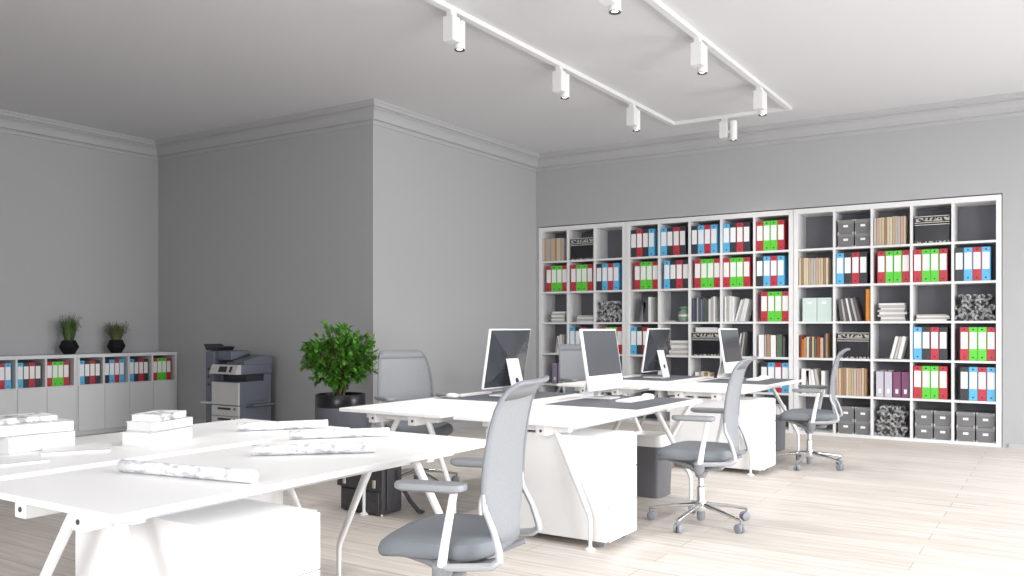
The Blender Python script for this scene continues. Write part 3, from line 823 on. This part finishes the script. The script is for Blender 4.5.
def basket(c, r):
    a, b, z, zt, nm, k = CELLS[(c, r)]; w = b - a - .04
    t = thing('storage_basket', 'black box with beaded trim, %s' % where(c, r), 'box', ((a + b) / 2, YB + .03, z + .0005), 0, 'black boxes with beaded trim')
    h = .30; d = .30
    MB().box((0, d / 2, .11), (w, d, .22), .006).build('body', M_BLACK, t)
    MB().box((0, d / 2, .262), (w + .006, d + .006, .076), .006).build('lid', M_BLACK, t)
    for zz, hh, nmm in ((.262, .038, 'beaded_band'), (.012, .018, 'beaded_band')):
        MB().bb((-w / 2, -.006, zz - hh / 2), (w / 2, -.001, zz + hh / 2)).build(nmm, M_BEADS, t)
    for zz in (.297, .228, .204):
        MB().bb((-w / 2 - .002, -.006, zz - .003), (w / 2 + .002, -.0, zz + .003)).build('cord_trim', M_PAGES, t)
    return t
for c, r in ((2, 1), (6, 4), (10, 4), (12, 1)): basket(c, r)

def make_grey_box():
    t = thing('archive_box', '', 'box', group='grey archive boxes')
    MB().box((0, .15, .068), (.176, .30, .135), .003).build('body', M_GREYBOX, t)
    MB().box((0, .15, .137), (.182, .306, .042), .003).build('lid', M_GREYLID, t)
    MB().box((0, -.001, .085), (.052, .004, .026), .001).build('label_holder', M_LABEL, t)
    for s in (-1, 1):
        for zz in (.008, .150):
            MB().box((s * .082, -.004, zz), (.018, .008, .016), .002).build('metal_corner', M_LPLAST, t)
    return t
gb = make_grey_box(); firstb = True
for c, r in ((10, 1), (10, 6), (12, 6), (13, 6)):
    a, b, z, zt, nm, k = CELLS[(c, r)]
    for i in range(2):
        for j in range(2):
            o = gb if firstb else dup(gb, (0, 0, 0)); firstb = False
            o.location = (a + .02 + .092 + j * .19, YB + .03, z + .0005 + i * .159)
            o['label'] = 'grey archive box, %s of its block, %s' % (('lower left', 'lower right', 'upper left', 'upper right')[i * 2 + j], where(c, r))

def make_roll(m):
    mb = MB(); n = 16
    for (ra, rb) in ((.031, .026), (.018, .014)):
        R = []
        for rr, yy in ((ra, 0), (ra, .27), (rb, .27), (rb, 0)):
            R.append([mb.bm.verts.new((rr * math.cos(2 * PI * k / n), yy, rr * math.sin(2 * PI * k / n))) for k in range(n)])
        for i in range(4):
            for k in range(n): mb.bm.faces.new((R[i][k], R[i][(k + 1) % n], R[(i + 1) % 4][(k + 1) % n], R[(i + 1) % 4][k]))
    o = mb.build('paper_roll', m, smooth=True); tag(o, '', 'paper roll')
    return o
rolls = [make_roll(M_ROLL[0]), make_roll(M_ROLL[1])]; used = [False, False]
def roll_pile(c, r, rows, ncol, grp):
    a, b, z, zt, nm, k = CELLS[(c, r)]; q = .0325
    for i in range(rows):
        m_ = ncol - (i % 2) - (i // 3)
        off = (i % 2) * q + (i // 3) * q
        for j in range(m_):
            w_ = (i + j + c) % 2
            x = a + .035 + off + j * 2 * q
            if x > b - .034: continue
            o = rolls[w_] if not used[w_] else dup(rolls[w_], (0, 0, 0)); used[w_] = True
            o.location = (x, YB + .02 + random.uniform(0, .05), z + .033 + i * q * 1.74); o.rotation_euler = (0, random.uniform(0, 6), random.uniform(-.02, .02))
            o['label'] = '%s paper roll, %s in layer %s of the pile, %s row, %s' % (('white mottled', 'dark mottled')[w_], ORD[j], ['one', 'two', 'three', 'four', 'five', 'six'][i], RN[r], nm)
            o['group'] = grp
roll_pile(3, 3, 5, 6, 'paper rolls in the corner bookcase')
roll_pile(13, 3, 5, 6, 'paper rolls in the third row')
roll_pile(11, 6, 6, 6, 'paper rolls in the bottom row')

WH = [('white', (.76, .76, .75)), ('pale grey', (.60, .60, .60)), ('white', (.78, .78, .78)), ('pale grey', (.64, .64, .63))]
def flat_stack(c, r, n, th, lab, w=.24, x=None, dark=False):
    a, b, z, zt, nm, k = CELLS[(c, r)]; zz = z + .0005
    for i in range(n):
        t = th * random.uniform(.8, 1.2); nme, col = WH[(i + c) % 4]
        if dark and i % 2: nme, col = 'dark', (.10, .10, .11)
        cx = (a + b) / 2 if x is None else a + x
        flat_book('book', '%s book lying %s from bottom, %s' % (nme, ORD[i], where(c, r)), 'book', (w * random.uniform(.9, 1.05), .2, t),
                  (cx + random.uniform(-.012, .012), YB + .14 + random.uniform(-.01, .01), zz), random.uniform(-.06, .06), cover(nme, col), 'stacked books in the bookcases')
        zz += t + .0005
flat_stack(1, 3, 6, .026, '', .23, .25)
flat_stack(2, 3, 4, .026, '', .28, .25)
flat_stack(11, 3, 8, .024, '', .28)
flat_stack(12, 3, 4, .019, '', .33)
flat_stack(5, 4, 6, .030, '', .28, .26)
flat_stack(5, 5, 4, .026, '', .27, .26, True)
flat_stack(4, 5, 4, .030, '', .28)
flat_stack(5, 3, 1, .018, '', .12, .10)

def upright(c, r, specs, start=.02, lean_from=None, grp='standing books in the bookcases'):
    """specs: list of (colour name, rgb, thickness, height, lean in degrees)"""
    a, b, z, zt, nm, k = CELLS[(c, r)]; x = a + start
    for j, (nme, col, t, h, ln) in enumerate(specs):
        an = rd(ln); foot = t / math.cos(an) if ln else t
        if ln:   # leaning to the left or right about its lower edge
            ox = x + (t / 2) * math.cos(an); oz = z + (t / 2) * abs(math.sin(an))
        else: ox, oz = x + t / 2, z
        o = book('book', '%s book standing %s, %s' % (nme, ORD[j], where(c, r)), 'book', (t * .96, .20, h), (ox, YB + .135, oz + .0008), (0, an, 0), cover(nme, col), grp)
        x += foot * 1.02
D = lambda n: {'d': ('dark', (.05, .05, .06)), 'w': ('white', (.76, .76, .75)), 'g': ('pale grey', (.60, .60, .60)), 'r': ('red-brown', (.30, .06, .04)), 'o': ('orange', (.75, .27, .02)), 't': ('tan', (.55, .40, .25)),
               'n': ('navy', (.04, .06, .14)), 'e': ('moss green', (.10, .15, .09)), 'c': ('cream', (.70, .67, .60)), 'b': ('brown', (.26, .17, .11)), 'm': ('mint', (.55, .66, .62)), 's': ('slate blue', (.16, .22, .30))}[n]
def sp(s):
    out = []
    for w in s.split():
        q = w.split(','); out.append((*D(q[0]), float(q[1]), float(q[2]), float(q[3]) if len(q) > 3 else 0))
    return out
upright(4, 3, sp('d,.028,.24,14 s,.025,.26,12 b,.028,.27,9 d,.035,.30 d,.035,.32 w,.045,.33'), .10)
upright(6, 3, sp('d,.03,.30 n,.025,.28 g,.02,.31 d,.03,.33 s,.025,.29 d,.03,.31 e,.02,.30 d,.028,.27 w,.03,.29 g,.03,.31 w,.03,.32'), .02)
upright(7, 3, sp('w,.03,.32 g,.03,.33 w,.035,.32 w,.035,.31 w,.03,.28,16 g,.03,.29,15 w,.03,.29,14 w,.03,.28,13'), .02)
upright(7, 4, sp('g,.03,.26 d,.02,.28 w,.02,.29,9 d,.025,.31,8 g,.022,.30,7 d,.03,.31,6'), .13)
upright(8, 4, sp('w,.075,.27 g,.02,.27 b,.05,.275 w,.07,.265 e,.075,.275 d,.03,.25'), .03)
upright(6, 5, sp('w,.055,.22 g,.02,.21 c,.05,.23 b,.04,.20 c,.04,.22 b,.03,.20'), .05)
upright(1, 4, sp('g,.03,.20,6 w,.04,.24 w,.04,.26 g,.04,.25'), .20)
upright(9, 4, sp('r,.022,.27 o,.018,.22 b,.03,.24 c,.032,.25 d,.03,.22 t,.028,.25 e,.03,.23 r,.035,.25 t,.04,.24 n,.02,.27 b,.03,.29'), .02)
upright(10, 3, sp('d,.04,.25,-7 g,.024,.26,-8 d,.04,.26,-10 w,.025,.27,-11 d,.035,.28,-12 g,.025,.27,-13 d,.038,.28,-14'), .05)
upright(10, 3, [('orange', (.75, .27, .02), .05, .37, 0)], .33, grp='orange folder')
upright(11, 4, sp('w,.04,.26,14 g,.035,.26,14 w,.045,.26,13'), .17)
upright(9, 5, sp('w,.06,.30 g,.03,.28 w,.05,.29,-7 w,.045,.29,-9 g,.04,.30,-9 w,.05,.28'), .03)
for j in range(2):
    a, b, z, zt, nm, k = CELLS[(9, 3)]
    t = MB().box((0, .12, .14), (.165, .24, .28), .004).build('album_box', cover('mint', (.55, .66, .62)), loc=(a + .13 + j * .170, YB + .025, z + .0005))
    MB().box((0, -.002, .22), (.05, .004, .03), .001).build('label_holder', M_LABEL, t)
    tag(t, 'pale mint album box, %s of the pair, %s' % (('first', 'second')[j], where(9, 3)), 'box', 'mint album boxes')
def magfile(c, r, x, nme, m, j):
    a, b, z, zt, nm, k = CELLS[(c, r)]
    mb = MB()
    w, d, h = .085, .24, .30
    for s in (-1, 1):
        x0 = s * w / 2; x1 = s * (w / 2 - .003)
        mb.prism([(0, 0), (d, 0), (d, h), (d * .55, h), (0, h * .97)] if True else [], 'x', min(x0, x1), max(x0, x1))
    mb.bb((-w / 2, 0, 0), (w / 2, .003, h * .97)); mb.bb((-w / 2, 0, 0), (w / 2, d, .003)); mb.bb((-w / 2, d - .003, 0), (w / 2, d, h))
    o = mb.build('magazine_file', m, loc=(a + x, YB + .025, z + .0005))
    MB().box((0, -.001, .07), (.03, .003, .05), .001).build('spine_label', M_LABEL, o)
    tag(o, '%s magazine file, %s, %s' % (nme, ORD[j], where(c, r)), 'magazine file', 'magazine files in the bookcases')
lil = cover('lilac grey', (.52, .50, .57)); pur = cover('purple', (.20, .07, .15))
for j in range(4): magfile(11, 5, .07 + j * .09, ('lilac grey', 'lilac grey', 'purple', 'purple')[j], (lil, lil, pur, pur)[j], j)
for j in range(2): magfile(1, 5, .20 + j * .09, 'violet', cover('violet', (.27, .22, .33)), j)
# green jar
a, b, z, zt, nm, k = CELLS[(5, 3)]
jar = thing('ceramic_jar', 'pale green ceramic jar in the third row of the middle bookcase', 'jar', (a + .30, YB + .13, z + .0005))
MB().lathe([(.06, 0), (.078, .01), (.085, .06), (.085, .10), (.07, .135), (.05, .15), (.05, .165), (.062, .175)], 28).build('body', cover('jar green', (.20, .30, .22)), jar, True)
MB().lathe([(.0865, .07), (.0865, .095)], 28).build('pale_band', M_PAGES, jar, True)
MB().lathe([(.064, .176), (.064, .19), (.03, .205), (.012, .21)], 28).build('lid', cover('jar green', (.20, .30, .22)), jar, True)
a, b, z, zt, nm, k = CELLS[(6, 4)]
flat_book('book', 'white book lying on the black beaded box, middle bookcase', 'book', (.29, .21, .062), ((a + b) / 2, YB + .16, z + .3025), 0, M_WHITE)

# ------------------------------------------------------------------ copier
cp = thing('copier', 'slate and white office copier standing against the dark wall', 'copier', (-8.03, 6.43, 0))
w, d = .46, .46
MB().bb((-w / 2, .012, .03), (w / 2, d, .40), .01).build('lower_body', M_PRN, cp)
MB().bb((-w / 2, .012, .40), (w / 2, d, .665), .01).build('upper_body', M_PRN, cp)
f = MB().bb((-w / 2, -.012, .40), (w / 2, .012, .655), .006).build('front_door', M_PRNW, cp)
for k, (z0, z1) in enumerate(((.045, .155), (.16, .27), (.275, .39))):
    dr = MB().bb((-w / 2, -.012, z0), (w / 2, .012, z1), .005).build('paper_drawer', M_PRNW, cp)
    MB().bb((-.12, -.0155, z1 - .045), (.10, -.011, z1 - .020), .002).build('handle', M_PRND, dr)
    MB().bb((.15, -.0155, z1 - .045), (.18, -.011, z1 - .018), .002).build('badge', M_PRN, dr)
MB().bb((-w / 2 + .02, .12, .66), (w / 2 - .02, d, .75)).build('output_bay', M_PRND, cp)
MB().bb((-w / 2, .10, .66), (-w / 2 + .05, d, .76), .005).build('pillar', M_PRN, cp)
MB().bb((w / 2 - .05, .36, .66), (w / 2, d, .76), .005).build('pillar', M_PRN, cp)
MB().bb((-w / 2, .02, .745), (w / 2 + .02, d, .86), .015).build('scanner', M_PRN, cp, True)
pnl = MB().prism([(-.06, .755), (-.05, .75), (.03, .75), (.03, .855), (-.02, .855)], 'x', -w / 2 + .02, w / 2 + .01).build('control_panel', M_PRNW, cp)
mb = MB(); mb.prism([(-.0575, .775), (-.0565, .775), (-.0315, .838), (-.0325, .838)], 'x', -.06, .16); mb.build('touch_screen', M_PRND, pnl)
mb = MB(); mb.prism([(-.0595, .775), (-.0575, .775), (-.0325, .838), (-.0345, .838)], 'x', .08, .12); mb.build('keypad', M_PRNW, pnl)
mb = MB(); mb.prism([(.06, .86), (d, .86), (d, .955), (.30, .95), (.06, .90)], 'x', -.05, w / 2 + .015); mb.build('document_feeder', M_PRN, cp)
mb = MB(); mb.prism([(.05, .90), (.06, .885), (.30, .955), (.29, .97)], 'x', -.16, .06); mb.build('feeder_tray', M_PRND, cp)
MB().bb((-w / 2 - .15, .02, .0), (-w / 2 - .005, d - .05, 1.0), .012).build('finisher', M_PRN, cp)
MB().bb((-w / 2 - .14, .06, .90), (.02, d - .12, 1.01), .02).build('finisher_bridge', M_PRN, cp, True)
mb = MB(); mb.prism([(-w / 2 - .25, 1.085), (-w / 2 - .20, 1.01), (-w / 2 - .02, 1.01), (-w / 2 + .02, 1.05), (-w / 2 - .03, 1.06), (-w / 2 - .14, 1.045), (-w / 2 - .22, 1.085)], 'y', .07, .30); mb.build('finisher_tray', M_PRND, cp)
for k in range(3): MB().box((-w / 2 - .09, .018, .62 + k * .09), (.03, .01, .03), .003).build('vent', M_PRND, cp)
MB().bb((-w / 2 - .18, -.03, .40), (-w / 2 - .005, .06, .425), .006).build('side_tray', M_PRNW, cp)
mb = MB(); mb.prism([(w / 2 - .01, .37), (w / 2 + .14, .395), (w / 2 + .14, .41), (w / 2 - .01, .385)], 'y', .10, .40); mb.build('bypass_tray', M_PRN, cp)
MB().bb((w / 2 - .004, .07, .44), (w / 2 + .006, .36, .64), .004).build('side_door', M_PRN, cp)

# ------------------------------------------------------------------ ceiling track and spotlights
TX0, TX1, TY, TZ = -3.96, -2.595, 9.67, ZC
tr = thing('light_track', 'white rectangular lighting track fixed to the ceiling', 'lighting track', (0, 0, 0))
for nm_, a_, b_ in (('track_rail', (TX0 - .03, 1.0, TZ - .04), (TX0 + .03, TY + .03, TZ)), ('track_rail', (TX1 - .03, 1.0, TZ - .04), (TX1 + .03, TY + .03, TZ)), ('cross_rail', (TX0 + .03, TY - .03, TZ - .04), (TX1 - .03, TY + .03, TZ))):
    MB().bb(a_, b_, .003).build(nm_, M_WMETAL, tr)
def make_spot():
    t = thing('spotlight', '', 'ceiling lamp', group='white spotlights on the ceiling track')
    MB().box((0, 0, -.135), (.095, .095, .19), .004).build('driver_box', M_WMETAL, t)
    MB().box((0, 0, -.02), (.05, .07, .04), .003).build('track_adapter', M_WMETAL, t)
    MB().box((0, .06, -.16), (.03, .06, .03), .003).build('joint', M_WMETAL, t)
    hd = MB().lathe([(.030, -.04), (.043, -.045), (.043, -.257), (.040, -.262), (.034, -.262), (.034, -.247)], 28, (0, .105, 0), caps=False).build('lamp_head', M_WMETAL, t, True)
    MB().lathe([(.001, -.04), (.030, -.04)], 28, (0, .105, 0), caps=False).build('head_cap', M_WMETAL, hd)
    MB().lathe([(.0415, -.266), (.0415, -.260), (.023, -.252), (.023, -.258), (.0415, -.266)], 28, (0, .105, 0), caps=False).build('trim_ring', M_DPLAST, hd, True)
    MB().lathe([(.001, -.256), (.024, -.256)], 28, (0, .105, 0), caps=False).build('lens', M_LENS, hd)
    l = bpy.data.lights.get('lamp_light') or bpy.data.lights.new('lamp_light', 'SPOT')
    l.energy = LAMP_W; l.spot_size = math.radians(118); l.spot_blend = 1.0; l.shadow_soft_size = 0.12; l.color = (1, 0.98, 0.95)
    lo = bpy.data.objects.new('lamp_light', l); C.objects.link(lo); lo.parent = t; lo.location = (0, .105, -.272)
    return t
sp0 = make_spot()
spots = [((TX0, 5.27), 0, 'white spotlight on the track side nearer the grey walls, first from its frame end'),
         ((TX0, 6.93), 0, 'white spotlight in the middle of the track side nearer the grey walls'),
         ((TX0, 8.52), 0, 'white spotlight next to the cross rail on the track side nearer the grey walls'),
         ((TX1, 5.20), 0, 'white spotlight cut by the top of the picture on the window-side rail'),
         ((TX1, 6.87), 0, 'white spotlight in the middle of the window-side rail'),
         ((TX1, 8.58), 0, 'white spotlight near the outer corner of the window-side rail'),
         ((TX0, 3.62), 0, 'added unseen white spotlight on the grey wall side of the track, over the bare desk'),  # out of view, added to even out the light
         ((TX1, 3.79), 0, 'added unseen white spotlight on the window-side rail, over the bare desk'),  # second out-of-view spot added as fill over the near desks
         ((-3.33, TY), -PI / 2, 'white spotlight hanging from the short cross rail')]
for i, (p, a_, lab) in enumerate(spots):
    o = sp0 if i == 0 else dup(sp0, (0, 0, 0))
    o.location = (*p, ZC - .038); o.rotation_euler.z = a_; o['label'] = lab
